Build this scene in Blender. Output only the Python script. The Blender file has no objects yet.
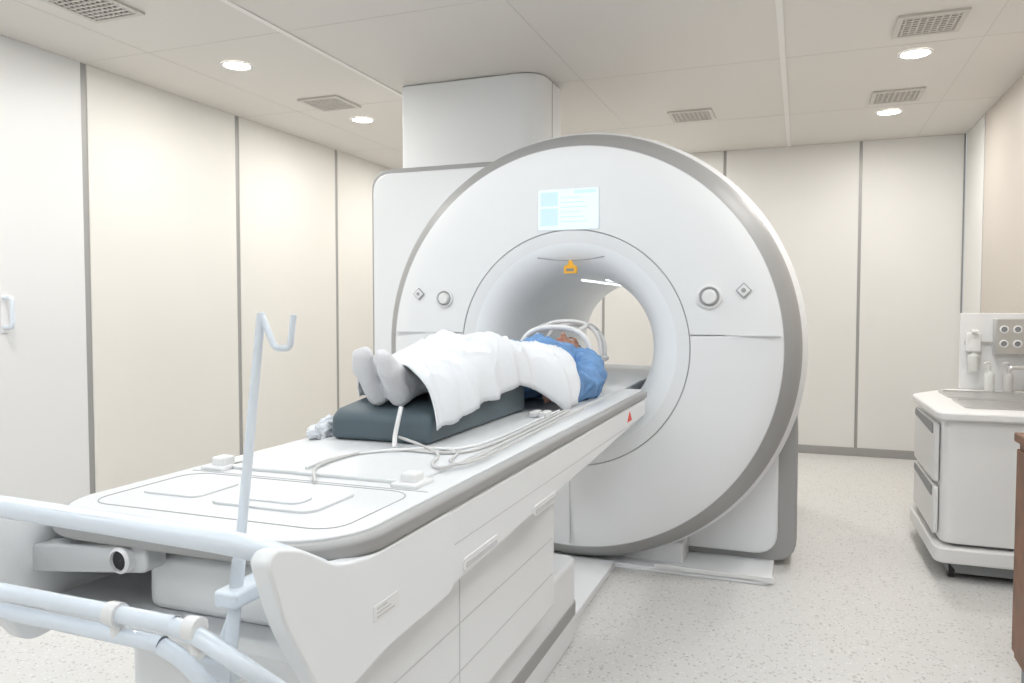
import bpy, bmesh, math, random
from mathutils import Vector, Matrix, noise
random.seed(3)
scene = bpy.context.scene
COL = scene.collection

# ------------------------------------------------------------------ helpers
def mat(name, col, rough=0.5, metal=0.0, emis=None, es=0.0, bump=0.0, bscale=60, var=0.0, vscale=3.0, coat=0.0, spec=0.5):
    m = bpy.data.materials.new(name); m.use_nodes = True
    nt = m.node_tree; b = nt.nodes["Principled BSDF"]
    b.inputs["Base Color"].default_value = (*col, 1)
    b.inputs["Roughness"].default_value = rough
    b.inputs["Metallic"].default_value = metal
    b.inputs["Specular IOR Level"].default_value = spec
    b.inputs["Coat Weight"].default_value = coat
    if emis:
        b.inputs["Emission Color"].default_value = (*emis, 1)
        b.inputs["Emission Strength"].default_value = es
    tc = None
    if bump or var:
        tc = nt.nodes.new("ShaderNodeTexCoord")
    if var:
        n = nt.nodes.new("ShaderNodeTexNoise"); n.inputs["Scale"].default_value = vscale
        n.inputs["Detail"].default_value = 4
        nt.links.new(tc.outputs["Object"], n.inputs["Vector"])
        r = nt.nodes.new("ShaderNodeValToRGB")
        r.color_ramp.elements[0].position = .3; r.color_ramp.elements[1].position = .7
        r.color_ramp.elements[0].color = (*[c*(1-var) for c in col], 1)
        r.color_ramp.elements[1].color = (*[min(1, c*(1+var*.5)) for c in col], 1)
        nt.links.new(n.outputs["Fac"], r.inputs["Fac"]); nt.links.new(r.outputs["Color"], b.inputs["Base Color"])
    if bump:
        n2 = nt.nodes.new("ShaderNodeTexNoise"); n2.inputs["Scale"].default_value = bscale
        n2.inputs["Detail"].default_value = 5
        nt.links.new(tc.outputs["Object"], n2.inputs["Vector"])
        bp = nt.nodes.new("ShaderNodeBump"); bp.inputs["Strength"].default_value = bump
        bp.inputs["Distance"].default_value = 0.01
        nt.links.new(n2.outputs["Fac"], bp.inputs["Height"]); nt.links.new(bp.outputs["Normal"], b.inputs["Normal"])
    return m

def empty(name, loc=(0, 0, 0)):
    e = bpy.data.objects.new(name, None); e.location = loc; e.empty_display_size = .1
    COL.objects.link(e); return e

def link(o, parent=None):
    COL.objects.link(o)
    if parent is not None:
        o.parent = parent
        o.matrix_parent_inverse = Matrix.Translation(-Vector(parent.location))
    return o

def bm_obj(bm, name, m, parent=None, smooth=False, bevel=0, seg=3):
    bmesh.ops.recalc_face_normals(bm, faces=bm.faces)
    me = bpy.data.meshes.new(name); bm.to_mesh(me); bm.free()
    for x in (m if isinstance(m, (list, tuple)) else [m]): me.materials.append(x)
    if smooth or bevel > 0:
        for p in me.polygons: p.use_smooth = True
    o = bpy.data.objects.new(name, me); link(o, parent)
    if bevel > 0:
        md = o.modifiers.new("bevel", 'BEVEL'); md.width = bevel; md.segments = seg
        md.limit_method = 'ANGLE'; md.angle_limit = math.radians(35); md.harden_normals = True
    return o

def box(name, x0, x1, y0, y1, z0, z1, m, parent=None, bevel=0, seg=3):
    bm = bmesh.new()
    bmesh.ops.create_cube(bm, size=1)
    for v in bm.verts:
        v.co = Vector((x0 if v.co.x < 0 else x1, y0 if v.co.y < 0 else y1, z0 if v.co.z < 0 else z1))
    return bm_obj(bm, name, m, parent, bevel=bevel, seg=seg)

def rrect(x0, x1, y0, y1, r, n=8):
    if not isinstance(r, (list, tuple)): r = (r,)*4
    pts = []
    for (cx, cy, a0, rr) in ((x0, y0, 180, r[0]), (x1, y0, 270, r[1]), (x1, y1, 0, r[2]), (x0, y1, 90, r[3])):
        if rr < 1e-5: pts.append((cx, cy)); continue
        ox = cx + rr if cx == x0 else cx - rr
        oy = cy + rr if cy == y0 else cy - rr
        for i in range(n+1):
            a = math.radians(a0 + 90*i/n)
            pts.append((ox + rr*math.cos(a), oy + rr*math.sin(a)))
    return pts

def prism(name, pts, a0, a1, plane, m, parent=None, bevel=0, seg=3, f0=None):
    bm = bmesh.new()
    def P(p, a):
        if plane == 'XY': return (p[0], p[1], a)
        if plane == 'XZ': return (p[0], a, p[1])
        return (a, p[0], p[1])
    lo = [bm.verts.new(P(p, f0(p) if f0 else a0)) for p in pts]
    hi = [bm.verts.new(P(p, a1)) for p in pts]
    n = len(pts)
    bm.faces.new(lo); bm.faces.new(hi)
    for i in range(n): bm.faces.new((lo[i], lo[(i+1) % n], hi[(i+1) % n], hi[i]))
    return bm_obj(bm, name, m, parent, bevel=bevel, seg=seg)

def ring_prism(name, pts, cx, cz, r, y0, y1, m, parent=None, bevel=0):
    dens = []
    n = len(pts)
    for i in range(n):
        a, b = Vector(pts[i]), Vector(pts[(i+1) % n])
        k = max(1, int((b-a).length/0.06))
        for j in range(k): dens.append(a.lerp(b, j/k))
    bm = bmesh.new(); L = []
    for p in dens:
        ang = math.atan2(p.y-cz, p.x-cx)
        q = (cx + r*math.cos(ang), cz + r*math.sin(ang))
        L.append([bm.verts.new(c) for c in ((p.x, y0, p.y), (p.x, y1, p.y), (q[0], y1, q[1]), (q[0], y0, q[1]))])
    N = len(L)
    for i in range(N):
        A, B = L[i], L[(i+1) % N]
        for k in range(4):
            bm.faces.new((A[k], B[k], B[(k+1) % 4], A[(k+1) % 4]))
    return bm_obj(bm, name, m, parent, bevel=bevel)

def lathe_y(name, prof, cx, cz, mats, parent=None, seg=160, closed=False, smooth=True):
    bm = bmesh.new(); R = []
    for (r, y, mi) in prof:
        R.append([bm.verts.new((cx + r*math.cos(2*math.pi*i/seg), y, cz + r*math.sin(2*math.pi*i/seg))) for i in range(seg)])
    n = len(prof)
    for k in range(n if closed else n-1):
        for i in range(seg):
            f = bm.faces.new((R[k][i], R[k][(i+1) % seg], R[(k+1) % n][(i+1) % seg], R[(k+1) % n][i]))
            f.material_index = prof[k][2]
    o = bm_obj(bm, name, mats, parent, smooth=smooth)
    md = o.modifiers.new("es", 'EDGE_SPLIT'); md.split_angle = math.radians(28)
    return o

def lathe_z(name, prof, loc, m, parent=None, seg=32):
    bm = bmesh.new(); R = []
    for (r, z) in prof:
        R.append([bm.verts.new((loc[0] + r*math.cos(2*math.pi*i/seg), loc[1] + r*math.sin(2*math.pi*i/seg), loc[2]+z)) for i in range(seg)])
    for k in range(len(prof)-1):
        for i in range(seg):
            bm.faces.new((R[k][i], R[k][(i+1) % seg], R[k+1][(i+1) % seg], R[k+1][i]))
    bm.faces.new(R[0]); bm.faces.new(R[-1])
    o = bm_obj(bm, name, m, parent, smooth=True)
    md = o.modifiers.new("es", 'EDGE_SPLIT'); md.split_angle = math.radians(35)
    return o

def tube(name, pts, r, m, parent=None, cyc=False, radii=None, res=8, ns=12):
    """swept round tube through the points (Catmull-Rom smoothed)"""
    P = [Vector(p) for p in pts]; R = radii or [1]*len(P); n = len(P)
    Q = []; RR = []
    segs = n if cyc else n-1
    for i in range(segs):
        if cyc: a, b, c, d = P[i-1], P[i], P[(i+1) % n], P[(i+2) % n]
        else: a, b, c, d = P[max(i-1, 0)], P[i], P[i+1], P[min(i+2, n-1)]
        k = 1 if (n == 2) else max(1, min(res, int((c-b).length/(r*1.2))+1))
        for j in range(k):
            t = j/k
            Q.append(.5*((2*b)+(-a+c)*t+(2*a-5*b+4*c-d)*t*t+(-a+3*b-3*c+d)*t**3))
            RR.append(R[i]+(R[(i+1) % n]-R[i])*t)
    if not cyc: Q.append(P[-1]); RR.append(R[-1])
    N = len(Q); bm = bmesh.new(); rings = []; up = None
    for i in range(N):
        if cyc: T = (Q[(i+1) % N]-Q[i-1])
        else: T = Q[min(i+1, N-1)]-Q[max(i-1, 0)]
        T = T.normalized() if T.length > 1e-9 else Vector((0, 0, 1))
        if up is None:
            up = Vector((0, 0, 1)) if abs(T.z) < .9 else Vector((1, 0, 0))
        u = (up - T*up.dot(T)).normalized(); up = u; w = T.cross(u)
        rings.append([bm.verts.new(Q[i]+(u*math.cos(2*math.pi*k/ns)+w*math.sin(2*math.pi*k/ns))*r*RR[i]) for k in range(ns)])
    for i in range(N if cyc else N-1):
        A, B = rings[i], rings[(i+1) % N]
        for k in range(ns): bm.faces.new((A[k], A[(k+1) % ns], B[(k+1) % ns], B[k]))
    if not cyc:
        bm.faces.new(rings[0]); bm.faces.new(rings[-1])
    o = bm_obj(bm, name, m, parent, smooth=True)
    if not cyc:
        md = o.modifiers.new("es", 'EDGE_SPLIT'); md.split_angle = math.radians(50)
    return o

def bend(pts, r=0.04, n=6):
    P = [Vector(p) for p in pts]; out = [P[0]]
    for i in range(1, len(P)-1):
        a, b, c = P[i-1], P[i], P[i+1]
        rr = min(r, (a-b).length*.48, (c-b).length*.48)
        s = b + (a-b).normalized()*rr; e = b + (c-b).normalized()*rr
        for k in range(n+1):
            t = k/n; out.append(s*(1-t)**2 + b*2*t*(1-t) + e*t*t)
    out.append(P[-1]); return out

# ------------------------------------------------------------------ materials
M_white = mat("gantry_white", (.82, .835, .85), .45)
M_face = mat("gantry_face", (.83, .84, .85), .42)
M_grey = mat("silver_grey", (.37, .368, .365), .5, .15)
M_greyd = mat("mid_grey", (.25, .26, .27), .5)
M_seam = mat("seam_dark", (.36, .36, .37), .6)
M_lseam = mat("seam_light", (.60, .61, .62), .6)
M_bore = mat("bore_white", (.88, .905, .925), .35)
M_wallL = mat("wall_cream", (.765, .745, .70), .5, var=.02, vscale=1.2)
M_wallW = mat("wall_offwhite", (.765, .755, .73), .5, var=.02, vscale=1.2)
M_wallG = mat("wall_pale_grey", (.765, .765, .76), .45)
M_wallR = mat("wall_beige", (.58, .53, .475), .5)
M_strip = mat("wall_strip", (.36, .355, .345), .45, .2)
M_ceil = mat("ceiling_panel", (.72, .69, .65), .6)
M_cseam = mat("ceiling_seam", (.62, .595, .56), .7)
M_cstrip = mat("ceiling_strip", (.82, .80, .775), .5)
M_table = mat("table_white", (.82, .835, .85), .38)
M_board = mat("table_board", (.70, .71, .72), .42)
M_tube = mat("rail_paint", (.74, .80, .87), .3, coat=.3)
M_cush = mat("vinyl_slate", (.085, .12, .14), .5, bump=.06, bscale=140)
M_sheet = mat("sheet_white", (.75, .775, .81), .85, bump=.35, bscale=28)
M_sock = mat("sock_white", (.70, .70, .72), .9, bump=.3, bscale=160)
M_gown = mat("gown_blue", (.17, .33, .60), .8, bump=.4, bscale=45, var=.25, vscale=22)
M_skin = mat("skin", (.50, .28, .20), .5)
M_hair = mat("hair_dark", (.035, .022, .018), .6, bump=.5, bscale=150)
M_lip = mat("lips", (.46, .18, .15), .45)
M_black = mat("black", (.02, .02, .022), .4)
M_eye = mat("eye_white", (.85, .85, .83), .2)
M_orange = mat("orange", (.88, .45, .03), .5)
M_red = mat("red", (.75, .05, .03), .5)
M_steel = mat("steel", (.62, .62, .61), .28, .9)
M_cab = mat("cabinet_white", (.79, .785, .775), .4)
M_plast = mat("plastic_white", (.80, .80, .80), .35)
M_clear = mat("bottle", (.70, .71, .69), .15)
M_wood = mat("wood_brown", (.20, .085, .04), .45, var=.3, vscale=12)
M_lamp = mat("lamp_glow", (1, 1, 1), .5, emis=(1, .96, .90), es=14)
M_fill = mat("fill_panel_glow", (1, 1, 1), .5, emis=(.905, .96, 1), es=6.5)  # emission of the added out-of-view fill panels
M_boreL = mat("bore_glow", (1, 1, 1), .5, emis=(.85, .94, 1), es=2.2)
M_screen = mat("screen_glow", (.3, .4, .5), .3, emis=(.76, .91, 1), es=.82)
M_scr2 = mat("screen_item", (.3, .4, .5), .3, emis=(.60, .78, .95), es=.68)
M_cable = mat("cable_grey", (.58, .57, .56), .5)
M_dark = mat("vent_dark", (.10, .09, .08), .8)
M_vent = mat("vent_metal", (.60, .57, .53), .5)

# floor : speckled vinyl
M_floor = bpy.data.materials.new("floor_speckle"); M_floor.use_nodes = True
nt = M_floor.node_tree; b = nt.nodes["Principled BSDF"]; b.inputs["Roughness"].default_value = .38
tc = nt.nodes.new("ShaderNodeTexCoord")
def speck(scale, thr):
    v = nt.nodes.new("ShaderNodeTexVoronoi"); v.inputs["Scale"].default_value = scale
    nt.links.new(tc.outputs["Object"], v.inputs["Vector"])
    sep = nt.nodes.new("ShaderNodeSeparateColor"); nt.links.new(v.outputs["Color"], sep.inputs[0])
    a = nt.nodes.new("ShaderNodeMath"); a.operation = 'LESS_THAN'; a.inputs[1].default_value = thr
    nt.links.new(sep.outputs[0], a.inputs[0])
    d = nt.nodes.new("ShaderNodeMath"); d.operation = 'LESS_THAN'; d.inputs[1].default_value = .42
    nt.links.new(v.outputs["Distance"], d.inputs[0])
    mu = nt.nodes.new("ShaderNodeMath"); mu.operation = 'MULTIPLY'
    nt.links.new(a.outputs[0], mu.inputs[0]); nt.links.new(d.outputs[0], mu.inputs[1]); return mu
base = (.67, .66, .64, 1)
prev = None
for sc, th, c in ((65, .11, (.50, .48, .46, 1)), (95, .14, (.77, .76, .755, 1)), (120, .10, (.43, .41, .39, 1))):
    s = speck(sc, th); mx = nt.nodes.new("ShaderNodeMix"); mx.data_type = 'RGBA'
    nt.links.new(s.outputs[0], mx.inputs[0])
    if prev is None: mx.inputs[6].default_value = base
    else: nt.links.new(prev.outputs[2], mx.inputs[6])
    mx.inputs[7].default_value = c; prev = mx
nt.links.new(prev.outputs[2], b.inputs["Base Color"])

# ------------------------------------------------------------------ room
H = 2.60; XL = -3.78; XR = 1.20; YB = 6.92; YN = -1.6
box("floor", XL-.1, XR+.1, YN-.1, YB+.1, -.1, 0, M_floor)
box("ceiling", XL-.1, XR+.1, YN-.1, YB+.1, H, H+.1, M_ceil)
wl = empty("wall_left", (XL, 2.7, 0))
box("wall_core", XL-.1, XL-.006, YN, YB, 0, H, M_strip, wl)
seams = [-.53, .715, 1.96, 3.205, 4.45, 5.695, 6.92]
prev = YN
for i, s in enumerate(seams):
    box("panel_%d" % i, XL-.02, XL, prev+.02, s-.02, .0, H, M_wallG if i < 4 else M_wallL, wl, bevel=.003)
    prev = s
tube("door_pull", bend([(XL, 2.71, 1.28), (XL+.06, 2.71, 1.28), (XL+.06, 2.71, 1.13), (XL, 2.71, 1.13)], .02), .012, M_tube, wl)
box("door_pull_plate", XL, XL+.006, 2.69, 2.73, 1.10, 1.31, M_plast, wl, bevel=.002)
wb = empty("wall_back", (-1.3, YB, 0))
box("wall_core", XL, XR, YB+.006, YB+.1, 0, H, M_strip, wb)
xs = [XL, -2.79, -1.71, -.632, .448, XR]
for i in range(5):
    box("panel_%d" % i, xs[i]+.012, xs[i+1]-.012, YB, YB+.02, 0, H, M_wallW, wb, bevel=.003)
wr = empty("wall_right", (XR, 2.7, 0))
box("wall_core", XR+.006, XR+.1, YN, YB, 0, H, M_strip, wr)
ys = [YN, -.2, 1.0, 2.2, 3.4, 4.95, 6.27, YB]
for i in range(7):
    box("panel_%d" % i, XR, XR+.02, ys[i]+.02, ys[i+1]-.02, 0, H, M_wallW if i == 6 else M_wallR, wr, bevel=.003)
box("wall_near", XL, XR, YN-.1, YN, 0, H, M_wallW)
box("baseboard_back", XL+.02, XR-.02, YB-.012, YB, 0, .07, M_strip, bevel=.003)
box("baseboard_left", XL, XL+.012, YN, YB-.02, 0, .07, M_strip, bevel=.003)
box("baseboard_right", XR-.012, XR, YN, YB-.02, 0, .07, M_strip, bevel=.003)

box("trim_1", -2.435, -2.405, YN, YB, H-.006, H+.01, M_cstrip)
box("trim_2", -.125, -.095, YN, YB, H-.006, H+.01, M_cstrip)
k = 3
for y in (.6, 1.9, 3.2, 4.5, 5.8):
    box("trim_%d" % k, XL, XR, y-.002, y+.002, H-.001, H+.01, M_cseam); k += 1
for x in (-3.3, -1.25, .85):
    box("trim_%d" % k, x-.002, x+.002, YN, YB, H-.001, H+.01, M_cseam); k += 1

def downlight(x, y, w=12):
    e = empty("ceiling_downlight", (x, y, H))
    bm = bmesh.new(); n = 32; R = []
    for (r, z) in ((.085, H-.001), (.088, H-.006), (.08, H-.008), (.072, H-.004)):
        R.append([bm.verts.new((x+r*math.cos(2*math.pi*i/n), y+r*math.sin(2*math.pi*i/n), z)) for i in range(n)])
    for a in range(3):
        for i in range(n): bm.faces.new((R[a][i], R[a][(i+1) % n], R[a+1][(i+1) % n], R[a+1][i]))
    bm_obj(bm, "trim_ring", M_plast, e, smooth=True)
    lathe_z("lens", [(.0001, -.001), (.073, -.001), (.073, -.004), (.0001, -.0045)], (x, y, H), M_lamp, e)
    l = bpy.data.lights.new("lamp", 'AREA'); l.shape = 'DISK'; l.size = .14; l.energy = w; l.color = (1, .98, .95)
    o = bpy.data.objects.new("lamp", l); o.location = (x, y, H-.012); link(o, e)
for (x, y) in ((-3.0, 2.2), (-3.0, 3.54), (-3.0, 4.86), (-3.0, 6.18), (.56, 3.37), (.56, 4.67), (.56, 5.97), (-1.2, 6.35)):
    downlight(x, y)

def vent(x, y, s=.30, slats=8):
    e = empty("ceiling_air_vent", (x, y, H)); h = s/2
    box("back", x-h+.02, x+h-.02, y-h+.02, y+h-.02, H-.004, H-.001, M_dark, e)
    for (a, b2, c, d) in ((-h, h, -h, -h+.025), (-h, h, h-.025, h), (-h, -h+.025, -h+.025, h-.025), (h-.025, h, -h+.025, h-.025)):
        box("frame", x+a, x+b2, y+c, y+d, H-.012, H-.0005, M_vent, e)
    for i in range(slats):
        t = -h+.025 + (s-.05)*(i+.5)/slats
        box("slat", x-h+.02, x+h-.02, y+t-.006, y+t+.006, H-.010, H-.003, M_vent, e)
        box("slat_cross", x+t-.004, x+t+.004, y-h+.02, y+h-.02, H-.009, H-.003, M_vent, e)
for (x, y) in ((-3.02, 2.62), (-2.96, 4.39), (-.74, 5.57), (.56, 4.2), (.56, 5.53)):
    vent(x, y)

def fill_panel(x, y):  # added glowing panel, out of view, gives the room its main fill light
    e = empty("added_fill_panel", (x, y, H))
    box("fill_emitter", x-.55, x+.55, y-.28, y+.28, H-.008, H-.002, M_fill, e)
    for (a, b2, c, d) in ((-.6, .6, -.32, -.28), (-.6, .6, .28, .32), (-.6, -.55, -.28, .28), (.55, .6, -.28, .28)):
        box("frame", x+a, x+b2, y+c, y+d, H-.014, H-.001, M_plast, e)
for (x, y) in ((-2.9, .9), (.3, .9), (-2.9, -.6), (-1.4, -.6), (.3, -.6), (-1.4, 2.2), (.3, 1.9)):
    fill_panel(x, y)

# ------------------------------------------------------------------ MRI scanner
GX, GZ, GY = -1.0, 1.04, 3.42
mri = empty("mri_scanner", (GX, 4.2, 0))
mats = [M_white, M_grey, M_seam, M_face, M_bore, M_lseam]
prof = [(.39, 5.06, 4), (.35, 5.0, 4), (.342, 4.9, 4), (.342, 3.80, 4), (.344, 3.72, 4), (.352, 3.62, 4), (.368, 3.54, 4), (.395, 3.48, 4),
        (.435, 3.44, 4), (.49, 3.42, 3), (.546, GY-.006, 5), (.5475, GY+.003, 5), (.5500, GY+.003, 5), (.5515, GY-.006, 3),
        (.70, GY-.006, 3), (.85, GY+.004, 3), (.925, GY+.016, 3), (.936, GY+.022, 5), (.939, GY+.022, 1), (.972, GY+.045, 1), (1.000, GY+.085, 1), (1.012, GY+.13, 2),
        (1.012, GY+.135, 0), (1.026, GY+.16, 0), (1.036, GY+.22, 0), (1.038, GY+.46, 0), (1.02, GY+.52, 0), (.95, GY+.54, 0), (.45, GY+.54, 0), (.41, 5.06, 0)]
lathe_y("gantry_drum", prof, GX, GZ, mats, mri, closed=True)
def round_poly(pts, r, n=6):
    out = []; N = len(pts)
    for i in range(N):
        a, b, c = Vector(pts[i-1]), Vector(pts[i]), Vector(pts[(i+1) % N])
        rr = min(r, (a-b).length*.45, (c-b).length*.45)
        s = b+(a-b).normalized()*rr; e = b+(c-b).normalized()*rr
        for k in range(n+1):
            t = k/n; q = s*(1-t)**2 + b*2*t*(1-t) + e*t*t; out.append((q.x, q.y))
    return out
outl = [(-2.29, .02), (0.0, .02), (0.0, .72), (-.06, .95), (-.14, 1.30), (-.55, 1.70), (-1.0, 2.01), (-2.29, 2.01)]
ring_prism("housing_rear", round_poly(outl, .12), GX, GZ, .43, 3.98, 5.05, M_white, mri, bevel=.02)
ring_prism("housing_trim", round_poly(outl, .12), GX, GZ, .6, 3.80, 3.98, M_grey, mri, bevel=.01)
out2 = [(-2.258, .06), (-.085, .06), (-.085, .70), (-.16, .95), (-.2, 1.28), (-.58, 1.68), (-1.02, 1.978), (-2.258, 1.978)]
ring_prism("housing_front", round_poly(out2, .11), GX, GZ, .6, 3.76, 3.82, M_white, mri, bevel=.012)
prism("base_plate", rrect(-1.9, -.10, 3.50, 5.0, .05), 0.0, .025, 'XY', M_white, mri, bevel=.006)
box("base_rail", -.62, -.09, 3.50, 3.52, .012, .04, M_plast, mri, bevel=.004)
box("gantry_foot", -1.5, -.5, 3.60, 3.95, .0, .12, M_white, mri, bevel=.01)
prism("service_turret", rrect(-2.33, -1.42, 4.22, 4.64, (.03, .14, .03, .03)), 1.95, H-.002, 'XY', M_white, mri, bevel=.012)
box("turret_seam", -1.421, -1.418, 4.44, 4.446, 2.0, H-.01, M_seam, mri)
box("turret_collar", -2.34, -1.41, 4.45, 4.70, 2.00, 2.03, M_greyd, mri, bevel=.01)

yf = GY-.006
def strip(name, x0, x1, z0, z1, y=yf, m=M_lseam, d=.0035, parent=mri):
    return box(name, x0, x1, y-.001, y+d+.01, z0, z1, m, parent)
strip("face_seam_l", -1.925, -1.55, 1.105, 1.109, y=yf+.001)
strip("face_seam_r", -.45, -.075, 1.105, 1.109, y=yf+.001)
strip("face_seam_v", -1.002, -.998, .12, .478)
def dial(x, z, r):
    lathe_y("dial_ring", [(r, yf+.004, 0), (r, yf-.010, 0), (r*.86, yf-.014, 0), (r*.80, yf-.008, 1), (r*.62, yf-.006, 0), (r*.58, yf-.020, 0), (r*.5, yf-.024, 0), (.0005, yf-.024, 0)], x, z, [M_plast, M_seam], mri, seg=40)
dial(-1.645, 1.275, .045); dial(-.371, 1.275, .053)
def diamond(x, z, s):
    prism("button_diamond", [(x-s, z), (x, z-s), (x+s, z), (x, z+s)], yf+.004, yf-.006, 'XZ', M_plast, mri, bevel=.002)
    prism("button_outline", [(x-s*1.2, z), (x, z-s*1.2), (x+s*1.2, z), (x, z+s*1.2)], yf+.006, yf-.001, 'XZ', M_seam, mri)
    lathe_y("button_dot", [(s*.35, yf, 0), (s*.35, yf-.008, 0), (.0005, yf-.008, 0)], x, z, [M_seam], mri, seg=16)
diamond(-1.79, 1.298, .025); diamond(-.228, 1.302, .028)
ys2 = yf-.001
prism("display_frame", rrect(-1.160, -.863, 1.587, 1.782, .008), ys2+.006, ys2-.002, 'XZ', M_plast, mri)
prism("display_screen", rrect(-1.155, -.868, 1.592, 1.777, .006), ys2+.004, ys2-.004, 'XZ', M_screen, mri)
for (a, b2, c, d) in ((-1.145, -1.06, 1.70, 1.765), (-1.145, -1.06, 1.61, 1.69), (-.98, -.88, 1.755, 1.770)):
    box("display_widget", a, b2, ys2-.005, ys2, c, d, M_scr2, mri)
for i in range(6):
    box("display_row", -1.05, -.95+.015*(i % 3), ys2-.005, ys2, 1.735-.022*i, 1.739-.022*i, M_scr2, mri)
tube("brow_line", [(GX-.16, yf-.001, 1.462), (GX-.06, yf-.001, 1.450), (GX+.06, yf-.001, 1.450), (GX+.16, yf-.001, 1.462)], .003, M_seam, mri)
prism("laser_sign", [(GX-.03, 1.388), (GX+.03, 1.388), (GX+.03, 1.42), (GX+.012, 1.428), (GX+.006, 1.448), (GX-.006, 1.448), (GX-.012, 1.428), (GX-.03, 1.42)], yf+.012, yf-.006, 'XZ', M_orange, mri)
box("laser_slot", GX-.018, GX+.018, yf-.008, yf, 1.398, 1.410, M_greyd, mri)
for s in (-1, 1):
    a = math.radians(90+s*11); r = .339
    tube("bore_light", [(GX+r*math.cos(a), 3.85, GZ+r*math.sin(a)), (GX+r*math.cos(a), 4.88, GZ+r*math.sin(a))], .005, M_boreL, mri)

# ------------------------------------------------------------------ patient table
TX, HW, TZ = -.965, .335, .86
tab = empty("patient_table", (TX, 2.0, 0))
def zb(p):
    return .66 if p[1] < 2.25 else .66+(p[1]-2.25)/1.13*.095
top = rrect(TX-HW, TX+HW, .93, 3.38, (.16, .16, .02, .02), 14)
prism("edge_band", top, .828, TZ, 'XY', M_grey, tab, bevel=.010)
prism("deck", rrect(TX-HW+.022, TX+HW-.022, .952, 3.375, (.14, .14, .01, .01), 14), TZ-.01, TZ+.004, 'XY', M_board, tab, bevel=.003)
sh = rrect(TX-HW+.006, TX+HW-.006, 1.17, 3.375, .02, 14)
prism("side_shell", sh, .66, .828, 'XY', M_table, tab, bevel=.012, f0=zb)
prism("sliding_board", rrect(TX-.235, TX+.235, 1.36, 4.75, .03), TZ+.002, TZ+.012, 'XY', M_board, tab, bevel=.004)
prism("board_support", rrect(TX-.2, TX+.2, 3.3, 4.85, .03), TZ-.06, TZ+.002, 'XY', M_table, tab, bevel=.01)
for s in (-1, 1):
    x = TX+s*(HW-.021)
    prof = round_poly([(1.36, .826), (1.05, .826), (.95, .842), (.87, .890), (.81, .908), (.792, .893), (.83, .79), (.93, .63), (1.10, .655), (1.36, .66)], .035)
    prism("rail_cheek", prof, x-.016, x+.016, 'YZ', M_table, tab, bevel=.006)
yr = .80
tube("push_rail", bend([(TX-HW+.02, .95, .84), (TX-HW+.02, .83, .913), (TX-HW+.09, yr, .922), (TX+HW-.07, yr, .912), (TX+HW-.022, .83, .893), (TX+HW-.022, .93, .84)], .05), .0165, M_tube, tab)
tube("lower_rail_a", bend([(TX-HW+.02, .95, .76), (TX-HW+.03, .79, .795), (TX+.20, .785, .795), (TX+.30, .78, .76), (TX+HW-.02, .84, .70)], .05), .0125, M_tube, tab)
tube("lower_rail_b", bend([(TX-HW+.02, .95, .72), (TX-HW+.03, .80, .76), (TX+.17, .79, .762), (TX+.24, .80, .70), (TX+.24, .86, .60)], .05), .012, M_tube, tab)
for x in (-.90, -.76):
    tube("rail_collar", [(x, .785, .795), (x+.02, .785, .795)], .0165, M_plast, tab)
    tube("rail_post", [(x+.01, .785, .795), (x+.01, .79, .762)], .010, M_plast, tab)
box("lower_deck", TX-.30, TX+.30, .96, 1.20, .67, .70, M_table, tab, bevel=.008)
prism("deck_hump", rrect(TX-.10, TX+.28, 1.0, 1.18, .03), .70, .80, 'XY', M_table, tab, bevel=.015)
prism("release_bar", round_poly([(-1.27, .755), (-1.00, .785), (-1.00, .832), (-1.27, .805)], .015), .945, .99, 'XZ', M_lseam, tab, bevel=.006)
lathe_y("release_knob", [(.022, .946, 0), (.022, .932, 0), (.017, .928, 0), (.0165, .934, 1), (.0005, .934, 1)], -1.045, .806, [M_plast, M_black], tab, seg=28)
xR = -.70; xLf = 2*TX-xR
prism("pedestal_upper", rrect(xLf, xR, 1.10, 2.26, .05), .30, .665, 'XY', M_table, tab, bevel=.012)
prism("pedestal_foot", rrect(-1.17, -.76, 1.0, 2.70, .05), 0, .31, 'XY', M_table, tab, bevel=.015)
prism("foot_stripe", rrect(-1.174, -.756, .996, 2.704, .05), .10, .15, 'XY', M_grey, tab, bevel=.004)
prism("floor_plate", rrect(-1.2, -.80, 2.5, 3.50, .02), 0, .035, 'XY', M_table, tab, bevel=.006)
xs_ = TX+HW-.006
box("shell_seam", xs_-.002, xs_+.0008, 1.36, 3.3, .752, .7545, M_lseam, tab)
box("pedestal_seam", xR-.002, xR+.0010, 1.16, 2.20, .520, .523, M_lseam, tab)
box("pedestal_seam", xR-.002, xR+.0010, 1.16, 2.20, .410, .413, M_lseam, tab)
box("pedestal_seam", xR-.002, xR+.0010, 1.52, 1.523, .33, .655, M_lseam, tab)
for y0_ in (1.40, 1.84):
    prism("grip_recess", round_poly([(y0_, .684), (y0_+.19, .684), (y0_+.19, .712), (y0_, .712)], .012), xs_-.002, xs_+.003, 'YZ', M_plast, tab, bevel=.001)
    prism("grip_slot", round_poly([(y0_+.01, .690), (y0_+.18, .690), (y0_+.18, .702), (y0_+.01, .702)], .005), xs_-.001, xs_+.004, 'YZ', M_lseam, tab)
prism("type_label", round_poly([(1.05, .715), (1.13, .715), (1.13, .742), (1.05, .742)], .003), xs_-.004, xs_+.0025, 'YZ', M_plast, tab)
for i in range(3):
    box("label_text", xs_+.001, xs_+.003, 1.06, 1.115-.012*i, .720+.007*i, .723+.007*i, M_cable, tab)
prism("warning_triangle", [(2.98, .772), (3.06, .772), (3.02, .81)], xs_-.002, xs_+.002, 'YZ', M_red, tab)
prism("socket_panel", rrect(-1.02, -.79, 1.10, 1.26, .03), TZ+.003, TZ+.009, 'XY', M_board, tab, bevel=.002)
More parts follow.
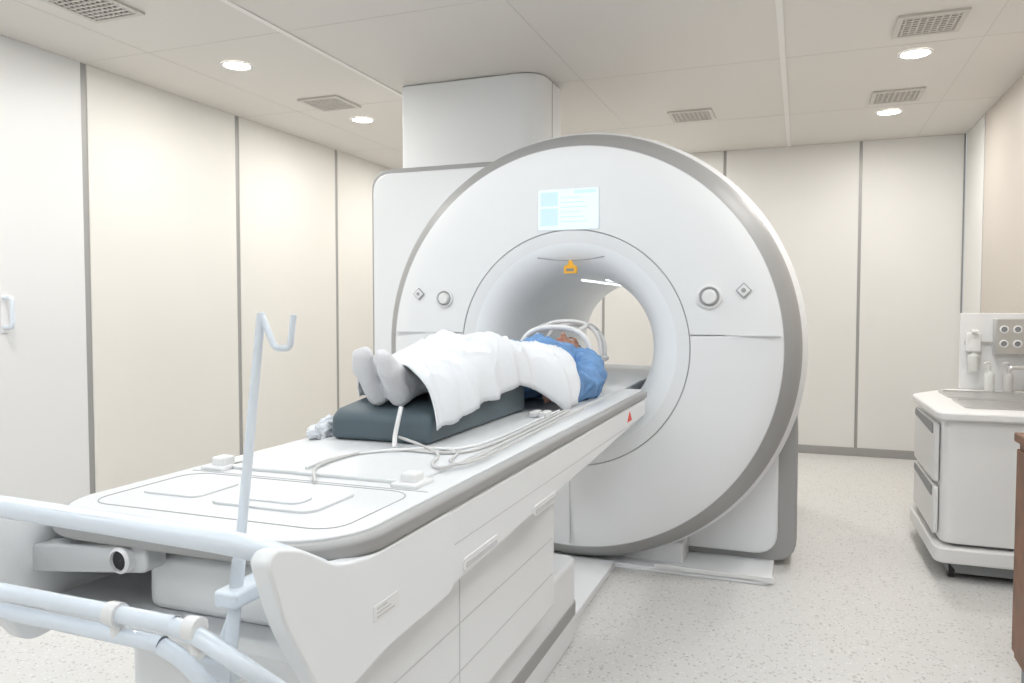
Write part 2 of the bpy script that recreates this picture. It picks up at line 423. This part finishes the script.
prism("socket_lid", rrect(-.97, -.84, 1.13, 1.19, .02), TZ+.008, TZ+.014, 'XY', M_table, tab, bevel=.003)
prism("socket_panel_b", rrect(-1.20, -1.06, 1.12, 1.25, .02), TZ+.003, TZ+.008, 'XY', M_board, tab, bevel=.002)
for x in (-1.215, -.735):
    box("board_clip", x-.018, x+.018, 1.35, 1.39, TZ+.003, TZ+.030, M_plast, tab, bevel=.006)
    box("board_clip_foot", x-.03, x+.03, 1.33, 1.41, TZ+.003, TZ+.012, M_plast, tab, bevel=.003)
box("deck_seam", TX-.29, TX+.29, 1.318, 1.321, TZ+.003, TZ+.0048, M_seam, tab)
tube("deck_recess_line", [(p[0], p[1], TZ+.004) for p in rrect(-1.235, -.695, 1.03, 1.305, .05, 5)], .0014, M_seam, tab, cyc=True, res=1, ns=6)
P0, P1 = Vector((-.765, .865, .69)), Vector((-.698, .865, 1.215))
tube("accessory_pole", [P0, P0.lerp(P1, .33), P0.lerp(P1, .34), P1], .0098, M_tube, tab, radii=[1, 1, .75, .62], res=1)
tube("pole_hook", bend([P1, P1+Vector((.022, 0, -.048)), P1+Vector((.047, 0, -.048)), P1+Vector((.054, 0, -.002))], .008), .0045, M_tube, tab)
tube("pole_brace", [(-.795, .87, .70), (-.752, .868, .80)], .006, M_tube, tab)
box("pole_bracket", -.80, -.74, .845, .885, .69, .72, M_tube, tab, bevel=.006)
box("pole_clamp", -.768, -.728, .84, .93, .80, .825, M_tube, tab, bevel=.006)

# ------------------------------------------------------------------ foam wedge
cush = empty("leg_support_cushion", (-1.0, 2.1, TZ))
prf = [(1.73, .873), (2.46, .873), (2.455, .95), (2.41, 1.008), (2.30, 1.010), (1.95, .976), (1.76, .953), (1.735, .938)]
prism("foam_block", prf, -1.178, -.878, 'YZ', M_cush, cush, bevel=.018, seg=4)

# ------------------------------------------------------------------ patient
PX = -1.03
pat = empty("patient", (PX, 2.6, TZ))
US, VS = 16, 10
SV = [(0, 0, 1)]+[(math.sin(math.pi*j/VS)*math.cos(2*math.pi*i/US), math.sin(math.pi*j/VS)*math.sin(2*math.pi*i/US), math.cos(math.pi*j/VS)) for j in range(1, VS) for i in range(US)]+[(0, 0, -1)]
SF = [(0, 1+i, 1+(i+1) % US) for i in range(US)]
for j in range(VS-2):
    for i in range(US):
        a = 1+j*US+i; b2 = 1+j*US+(i+1) % US
        SF.append((a, a+US, b2+US, b2))
lb = 1+(VS-2)*US; last = len(SV)-1
SF += [(lb+i, last, lb+(i+1) % US) for i in range(US)]
class Soup:
    def __init__(s): s.v = []; s.f = []
def sph(sp, c, r):
    if not isinstance(r, (tuple, list)): r = (r, r, r)
    o = len(sp.v)
    sp.v += [(c[0]+x*r[0], c[1]+y*r[1], c[2]+z*r[2]) for x, y, z in SV]
    sp.f += [tuple(i+o for i in f) for f in SF]
def limb(sp, nodes):
    for (p, r), (q, s) in zip(nodes, nodes[1:]):
        p, q = Vector(p), Vector(q); L = (q-p).length
        n = max(2, int(L/(.28*min(r, s))))
        for i in range(n+1):
            t = i/n; sph(sp, p.lerp(q, t), r+(s-r)*t)
def soup_obj(sp, name, m, parent):
    me = bpy.data.meshes.new(name); me.from_pydata(sp.v, [], sp.f); me.materials.append(m)
    for p in me.polygons: p.use_smooth = True
    return link(bpy.data.objects.new(name, me), parent)
def remesh(sp, name, vox, smooth_it, mats, parent, matfun, disp=None):
    me = bpy.data.meshes.new(name); me.from_pydata(sp.v, [], sp.f)
    o = bpy.data.objects.new(name, me); COL.objects.link(o)
    a = o.modifiers.new("r", 'REMESH'); a.mode = 'VOXEL'; a.voxel_size = vox
    s = o.modifiers.new("s", 'SMOOTH'); s.iterations = smooth_it; s.factor = .5
    dg = bpy.context.evaluated_depsgraph_get(); dg.update()
    m2 = bpy.data.meshes.new_from_object(o.evaluated_get(dg))
    bpy.data.objects.remove(o)
    m2.materials.clear()
    for x in mats: m2.materials.append(x)
    if disp:
        ns = [v.normal.copy() for v in m2.vertices]
        for v, nn in zip(m2.vertices, ns): v.co += nn*disp(v.co)
    for p in m2.polygons:
        p.use_smooth = True; p.material_index = matfun(p.center)
    return link(bpy.data.objects.new(name, m2), parent)

bm = Soup()
st = [(2.60, .965, .165, .085), (2.70, .97, .172, .095), (2.83, .968, .155, .092), (2.94, .978, .16, .104), (3.04, .985, .172, .112), (3.12, .983, .175, .104), (3.18, .978, .14, .08), (3.22, .98, .085, .062)]
for a, b2 in zip(st, st[1:]):
    for i in range(5):
        t = i/5; y, cz, rx, rz = [a[k]+(b2[k]-a[k])*t for k in range(4)]
        sph(bm, (PX, y, cz), (rx, .05, rz))
limb(bm, [((PX, 3.18, .98), .06), ((PX, 3.34, .99), .052)])
for s in (-1, 1):
    fx = PX - .006 + s*.033
    dz_ = -.006 if s > 0 else .0
    limb(bm, [((PX+s*.085, 2.64, .975), .085), ((PX+s*.085, 2.46, 1.03), .074), ((PX+s*.080, 2.28, 1.076), .057),
              ((PX+s*.068, 2.12, 1.048), .054), ((PX+s*.050, 1.98, 1.028), .040), ((fx, 1.86, 1.010), .032)])
    limb(bm, [((fx, 1.86, 1.008), .032), ((fx, 1.80, .992), .032)])
    limb(bm, [((fx, 1.80, .994), .032), ((fx+s*.002, 1.765, 1.033), .029), ((fx+s*.003, 1.735, 1.072+dz_), .029), ((fx+s*.003, 1.718, 1.098+dz_), .022)])
    limb(bm, [((fx, 1.85, 1.020), .030), ((fx+s*.002, 1.772, 1.062), .024)])
    sph(bm, (fx+s*.010, 1.735, 1.070+dz_), (.026, .025, .030)); sph(bm, (fx-s*.010, 1.722, 1.100+dz_), (.018, .019, .024))
    limb(bm, [((PX+s*.168, 3.13, .98), .068), ((PX+s*.215, 3.04, .960), .067), ((PX+s*.245, 2.92, .940), .062), ((PX+s*.245, 2.80, .933), .054), ((PX+s*.215, 2.70, .928), .040)])
    limb(bm, [((PX+s*.210, 2.68, .930), .026), ((PX+s*.203, 2.62, .925), .027), ((PX+s*.200, 2.585, .925), .024)])
    for k_, (dz, L) in enumerate(((.030, .062), (.011, .072), (-.008, .068), (-.026, .054))):
        limb(bm, [((PX+s*.200, 2.59, .925+dz), .0095), ((PX+s*.205, 2.59-L*.55, .925+dz), .009), ((PX+s*.195, 2.59-L, .923+dz), .0078)])
    limb(bm, [((PX+s*.203, 2.64, .943), .011), ((PX+s*.190, 2.605, .968), .010), ((PX+s*.185, 2.575, .974), .0085)])
def mf(c):
    if c.y < 2.45: return 1
    if abs(c.x-PX) > .165 and c.y < 2.675: return 0
    if c.y > 3.215 and abs(c.x-PX) < .085: return 0
    return 2
def dp(c):
    if 2.70 < c.y < 3.24:
        k = min(1, (c.y-2.7)/.04)*min(1, (3.24-c.y)/.04)
        w_ = max(0, 1-abs(noise.noise(Vector((c.x*10+c.z*6, c.y*12, c.z*10))))*5)**2
        return k*(.003+.014*noise.noise(Vector((c.x*13, c.y*20, c.z*13)))+.013*w_+.005*math.sin(c.y*75+c.x*30+c.z*50+4*noise.noise(c*8)))
    if c.y < 1.9: return .001+.002*noise.noise(c*60)
    return 0
remesh(bm, "body", .006, 4, [M_skin, M_sock, M_gown], pat, mf, dp)
bm = Soup()
sph(bm, (PX, 3.455, .992), (.074, .088, .094))
sph(bm, (PX, 3.385, 1.012), (.062, .078, .070))
sph(bm, (PX, 3.318, 1.048), (.026, .022, .026))
for s in (-1, 1):
    limb(bm, [((PX+s*.056, 3.385, 1.0), .020), ((PX+s*.018, 3.318, 1.045), .020)])
    sph(bm, (PX+s*.034, 3.395, 1.058), (.026, .026, .022))
    sph(bm, (PX+s*.029, 3.452, 1.076), (.024, .010, .012))
    sph(bm, (PX+s*.076, 3.42, .99), (.009, .032, .018)); sph(bm, (PX+s*.083, 3.435, .984), (.007, .02, .016))
    sph(bm, (PX+s*.011, 3.392, 1.086), (.009, .009, .008))
sph(bm, (PX, 3.47, 1.055), (.055, .04, .034))
limb(bm, [((PX, 3.442, 1.080), .009), ((PX, 3.398, 1.102), .0125)])
sph(bm, (PX, 3.362, 1.079), (.024, .006, .009)); sph(bm, (PX, 3.351, 1.078), (.021, .006, .009))
limb(bm, [((PX, 3.24, .988), .05), ((PX, 3.37, .985), .052)])
def mh(c):
    if abs(c.x-PX) < .024 and 3.345 < c.y < 3.367 and c.z > 1.078: return 1
    return 0
remesh(bm, "head", .003, 4, [M_skin, M_lip], pat, mh)
for s in (-1, 1):
    q = Soup(); sph(q, (PX+s*.029, 3.434, 1.069), .0125); soup_obj(q, "eye", M_eye, pat)
    q = Soup(); sph(q, (PX+s*.029, 3.434, 1.0775), (.0058, .0058, .0045)); soup_obj(q, "iris", M_black, pat)
    tube("eyebrow", [(PX+s*.012, 3.456, 1.087), (PX+s*.028, 3.461, 1.086), (PX+s*.046, 3.455, 1.074)], .0028, M_hair, pat)
bm = bmesh.new()
bmesh.ops.create_uvsphere(bm, u_segments=48, v_segments=32, radius=1, matrix=Matrix.Translation((PX, 3.462, .985)) @ Matrix.Diagonal((.084, .092, .102, 1)))
bmesh.ops.delete(bm, geom=[v for v in bm.verts if (v.co.z > 1.035 and v.co.y < 3.502 and abs(v.co.x-PX) < .075) or (v.co.y < 3.44 and v.co.z > .975) or v.co.y < 3.395], context='VERTS')
o = bm_obj(bm, "hair", M_hair, pat, smooth=True)
md = o.modifiers.new("s", 'SOLIDIFY'); md.thickness = .008; md.offset = -1

def interp(tbl, y):
    if y <= tbl[0][0]: return tbl[0][1]
    for (a, va), (b2, vb) in zip(tbl, tbl[1:]):
        if y <= b2:
            t = (y-a)/(b2-a); t = t*t*(3-2*t); return va+(vb-va)*t
    return tbl[-1][1]
Tt = [(1.72, 1.062), (1.80, 1.080), (1.90, 1.088), (2.0, 1.098), (2.14, 1.126), (2.28, 1.150), (2.42, 1.128), (2.56, 1.098), (2.7, 1.085), (2.85, 1.082), (3.0, 1.105)]
Wr = [(1.70, .168), (2.2, .176), (2.42, .195), (2.55, .285), (2.80, .318), (3.0, .30)]
Wl = [(1.70, .115), (1.9, .135), (2.2, .160), (2.42, .19), (2.55, .275), (2.80, .310), (3.0, .295)]
Br = [(1.72, .915), (1.86, .928), (2.05, .955), (2.30, .975), (2.42, .955), (2.52, .882), (3.0, .882)]
Bl = [(1.72, .970), (2.30, 1.012), (2.42, .965), (2.52, .882), (3.0, .882)]
bm = bmesh.new(); NU, NV = 140, 190; G = []
for j in range(NV+1):
    row = []
    v = j/NV
    for i in range(NU+1):
        s = -1+2*i/NU
        ss = abs(s)
        yh = 1.785 - .055*max(0, s)**1.3 + .09*max(0, -s)**1.5 + .006*math.sin(s*9)
        yt = 2.86 - .26*ss**2.2 + .014*math.sin(s*8+1)
        y = yh+(yt-yh)*v
        T, W, B = interp(Tt, y), interp(Wr if s > 0 else Wl, y), interp(Br if s > 0 else Bl, y)
        prof_ = (1-ss**3.0)**.70
        z = B+(T-B)*prof_
        x = PX+W*math.copysign(ss**.80, s)
        z -= .022*math.exp(-(s/.2)**2)*max(0, min(1, (2.6-y)/.25))*min(1, max(0, (y-1.86)/.2))
        p = Vector((x, y, z))
        nz = noise.noise(Vector((x*7, y*5, 0)))*.006 + noise.noise(Vector((x*18+3, y*11, 1)))*.007
        c1 = max(0, 1-abs(noise.noise(Vector((x*9+y*4, y*7-x*5, 5))))*5)**2
        c2 = max(0, 1-abs(noise.noise(Vector((x*5-y*6+2, y*9+x*8, 9))))*6)**2
        nz += .010*c1+.008*c2
        p.z += max(nz, -.003)*(.4+.6*prof_)
        p.z -= .006*(1+math.sin(y*21+.5))*ss**6 * (1 if y > 2.5 else .6)
        if s > .35 or s < -.35:
            fl = (ss-.35)/.65
            pl = math.sin(y*46+3*noise.noise(Vector((y*6, z*4, 3)))-z*14)
            p.x += math.copysign(1, s)*fl*(.006+.008*pl+.010*abs(noise.noise(Vector((y*12, 2*s, 4)))))
        row.append(bm.verts.new(p))
    G.append(row)
for j in range(NV):
    for i in range(NU):
        bm.faces.new((G[j][i], G[j][i+1], G[j+1][i+1], G[j+1][i]))
sheet = bm_obj(bm, "blanket", M_sheet, pat, smooth=True)
md = sheet.modifiers.new("s", 'SOLIDIFY'); md.thickness = .004; md.offset = 1
bm = bmesh.new()
bmesh.ops.create_icosphere(bm, subdivisions=5, radius=1)
for v in bm.verts:
    c = v.co.copy()
    n1 = noise.noise(c*2.2)*.35+noise.noise(c*5)*.22
    c = c*(1+n1)
    v.co = Vector((-1.235+c.x*.045, 1.83+c.y*.085, .866+max(0, c.z*.038+.012)))
bm_obj(bm, "crumpled_cloth", M_sheet, None, smooth=True)

# head coil & ear cups
coil = empty("head_coil", (PX, 3.42, TZ))
def arch(y, hw, z0, zt, r, nm, m=M_plast):
    pts = []
    for i in range(17):
        a = math.pi*i/16
        pts.append((PX+hw*math.copysign(abs(math.cos(a))**.8, math.cos(a)), y, z0+(zt-z0)*math.sin(a)**.65))
    tube(nm, pts, r, m, coil, res=3)
cr = []
for i in range(25):
    a = math.pi+math.pi*i/24; cr.append((PX+.135*math.cos(a), 1.0+.115*math.sin(a)))
for i in range(25):
    a = 2*math.pi-math.pi*i/24; cr.append((PX+.110*math.cos(a), 1.0+.098*math.sin(a)))
prism("cradle", cr, 3.30, 3.60, 'XZ', M_plast, coil, bevel=.004)
box("cradle_base", PX-.12, PX+.12, 3.30, 3.60, .872, .90, M_plast, coil, bevel=.006)
arch(3.27, .165, .985, 1.140, .013, "hoop_a"); arch(3.46, .165, .985, 1.165, .010, "hoop_b"); arch(3.60, .15, .985, 1.15, .010, "hoop_c")
for sx in (-.105, .105):
    tube("spine", [(PX+sx, 3.27, 1.122), (PX+sx, 3.46, 1.147), (PX+sx, 3.60, 1.128)], .009, M_plast, coil)
for s in (-1, 1):
    tube("side_rail", [(PX+s*.163, 3.25, .985), (PX+s*.152, 3.62, .985)], .013, M_plast, coil)
    q = Soup(); sph(q, (PX+s*.098, 3.425, .988), (.018, .036, .034)); soup_obj(q, "ear_cup", M_plast, coil)
cab = empty("signal_cables", (-.8, 1.8, TZ))
zc = TZ+.016
tube("cable_a", [(-.735, 2.50, zc), (-.728, 2.40, zc), (-.715, 2.1, zc), (-.71, 1.8, zc), (-.70, 1.62, zc), (-.725, 1.49, zc), (-.765, 1.52, zc), (-.80, 1.62, zc), (-.88, 1.675, zc+.01), (-.95, 1.70, zc+.02)], .0038, M_cable, cab)
tube("cable_b", [(-.75, 2.50, zc), (-.745, 2.40, zc), (-.735, 2.1, zc), (-.73, 1.85, zc), (-.75, 1.68, zc), (-.82, 1.64, zc), (-.93, 1.64, zc), (-.99, 1.55, zc), (-.985, 1.40, zc), (-.92, 1.30, zc-.008)], .0038, M_cable, cab)
tube("cable_c", [(-.765, 2.48, zc), (-.76, 2.2, zc), (-.755, 1.9, zc), (-.78, 1.72, zc), (-.86, 1.66, zc+.004), (-.96, 1.60, zc), (-1.01, 1.50, zc), (-1.0, 1.38, zc)], .0034, M_plast, cab)
tube("cable_e", [(-.70, 2.55, zc), (-.70, 2.2, zc), (-.69, 1.9, zc), (-.685, 1.66, zc), (-.70, 1.54, zc), (-.74, 1.56, zc), (-.77, 1.66, zc), (-.85, 1.70, zc)], .0034, M_cable, cab)
tube("cable_d", [(-.955, 1.722, .970), (-.955, 1.705, .935), (-.955, 1.69, .90), (-.94, 1.66, zc)], .006, M_plast, cab)
for x in (-.80, -.765):
    box("connector", x-.012, x+.012, 2.30, 2.36, TZ+.013, TZ+.032, M_plast, cab, bevel=.004)

# ------------------------------------------------------------------ sink cabinet on the right
sk = empty("sink_cabinet", (.9, 4.4, 0))
def cabout(o, r=.06):
    return round_poly([(XR-.03, 3.86-o), (.61-o, 3.86-o), (.60-o, 4.62+o*.3), (.80, 5.0), (XR-.03, 5.0)], r, 8)
prism("cabinet_body", cabout(0), .17, .725, 'XY', M_cab, sk, bevel=.006)
prism("counter_top", cabout(.03), .725, .765, 'XY', M_cab, sk, bevel=.012)
prism("base_skirt", cabout(.03), .085, .155, 'XY', M_cab, sk, bevel=.010)
prism("base_gap", cabout(-.03), .03, .18, 'XY', M_greyd, sk)
for (x, y) in ((.66, 3.93), (.68, 4.6), (1.1, 3.93)):
    tube("castor_wheel", [(x-.012, y, .036), (x+.012, y, .036)], .036, M_black, sk, ns=24)
for (z0, z1) in ((.43, .70), (.19, .41)):
    prism("drawer_front", round_poly([(3.93, z0), (4.58, z0), (4.58, z1), (3.93, z1)], .02), .585, .605, 'YZ', M_cab, sk, bevel=.005)
    prism("drawer_pull", round_poly([(3.98, z1-.055), (4.54, z1-.035), (4.54, z1-.005), (3.98, z1-.005)], .01), .580, .59, 'YZ', M_greyd, sk, bevel=.002)
for (a, b2) in ((.74, 1.12),):
    for (c, d) in ((4.02, 4.38), (4.46, 4.80)):
        bm = bmesh.new()
        o_ = rrect(a-.02, b2+.02, c-.02, d+.02, .04); i_ = rrect(a, b2, c, d, .03)
        L = []
        for lst, z in ((o_, .766), (o_, .772), (i_, .772), (i_, .767)):
            L.append([bm.verts.new((p[0], p[1], z)) for p in lst])
        n = len(o_)
        for q in range(3):
            for i in range(n): bm.faces.new((L[q][i], L[q][(i+1) % n], L[q+1][(i+1) % n], L[q+1][i]))
        bm.faces.new(L[3])
        bm_obj(bm, "sink_basin", M_steel, sk)
tube("tap", bend([(1.12, 4.42, .77), (1.12, 4.42, .93), (.98, 4.42, .93), (.98, 4.42, .90)], .03), .010, M_steel, sk)
sp = empty("wall_service_panel", (1.02, 5.0, .95))
box("panel_plate", .86, XR-.02, 4.995, 5.02, .765, 1.20, M_plast, sp, bevel=.005)
box("panel_rail", .88, XR-.03, 4.985, 4.997, 1.02, 1.04, M_steel, sp, bevel=.002)
ds = empty("soap_dispenser", (.92, 4.96, 1.0))
box("holder", .885, .955, 4.93, 4.995, .98, 1.09, M_plast, ds, bevel=.012)
lathe_z("bottle", [(.027, 0), (.030, .01), (.030, .09), (.012, .105), (.012, .12)], (.92, 4.95, .87), M_clear, ds)
box("lever", .905, .935, 4.89, 4.94, 1.09, 1.105, M_plast, ds, bevel=.004)
gb = empty("glove_box_holder", (1.08, 4.96, 1.05))
box("holder", 1.02, 1.165, 4.92, 4.995, .97, 1.17, M_steel, gb, bevel=.006)
for i in range(2):
    for j in range(2):
        lathe_y("port", [(.022, 4.921, 0), (.022, 4.914, 0), (.016, 4.912, 0), (.015, 4.918, 1), (.0005, 4.918, 1)], 1.06+.065*i, 1.03+.08*j, [M_plast, M_greyd], gb, seg=24)
for k_, x in enumerate((.99, 1.08)):
    e = empty("pump_bottle", (x, 4.90, .765))
    lathe_z("body", [(.022, 0), (.026, .008), (.026, .09), (.020, .105), (.008, .115), (.008, .13), (.012, .131), (.012, .14), (.004, .141), (.004, .16)], (x, 4.90, .766), (M_clear, M_cable)[k_], e)
    tube("nozzle", [(x, 4.90, .924), (x-.012, 4.89, .927), (x-.032, 4.875, .922)], .005, M_plast, e)

wd = empty("wooden_cupboard", (.95, 2.5, 0))
box("carcass", .672, XR-.02, 1.9, 2.88, .08, .79, M_wood, wd, bevel=.004)
box("top_board", .660, XR-.018, 1.88, 2.90, .79, .82, M_wood, wd, bevel=.005)
box("plinth", .69, XR-.03, 1.92, 2.86, 0, .08, M_greyd, wd)
for y in (1.92, 2.405):
    box("door_leaf", .662, .673, y, y+.465, .11, .77, M_wood, wd, bevel=.003)
tube("door_knob", [(.662, 2.37, .5), (.640, 2.37, .5)], .010, M_steel, wd)
tube("door_knob", [(.662, 2.43, .5), (.640, 2.43, .5)], .010, M_steel, wd)

# ------------------------------------------------------------------ world / camera
w = bpy.data.worlds.new("World"); scene.world = w; w.use_nodes = True
w.node_tree.nodes["Background"].inputs[0].default_value = (.9, .95, 1, 1)
w.node_tree.nodes["Background"].inputs[1].default_value = .6
cam = bpy.data.cameras.new("Camera"); cam.sensor_width = 36; cam.lens = 26.8; cam.clip_start = .05
co = bpy.data.objects.new("Camera", cam); COL.objects.link(co)
co.location = (0, 0, 1.22); co.rotation_euler = (math.radians(90-2.4), 0, math.radians(20.7))
scene.camera = co
scene.view_settings.view_transform = 'Standard'
scene.view_settings.look = 'None'
scene.view_settings.exposure = 0.0
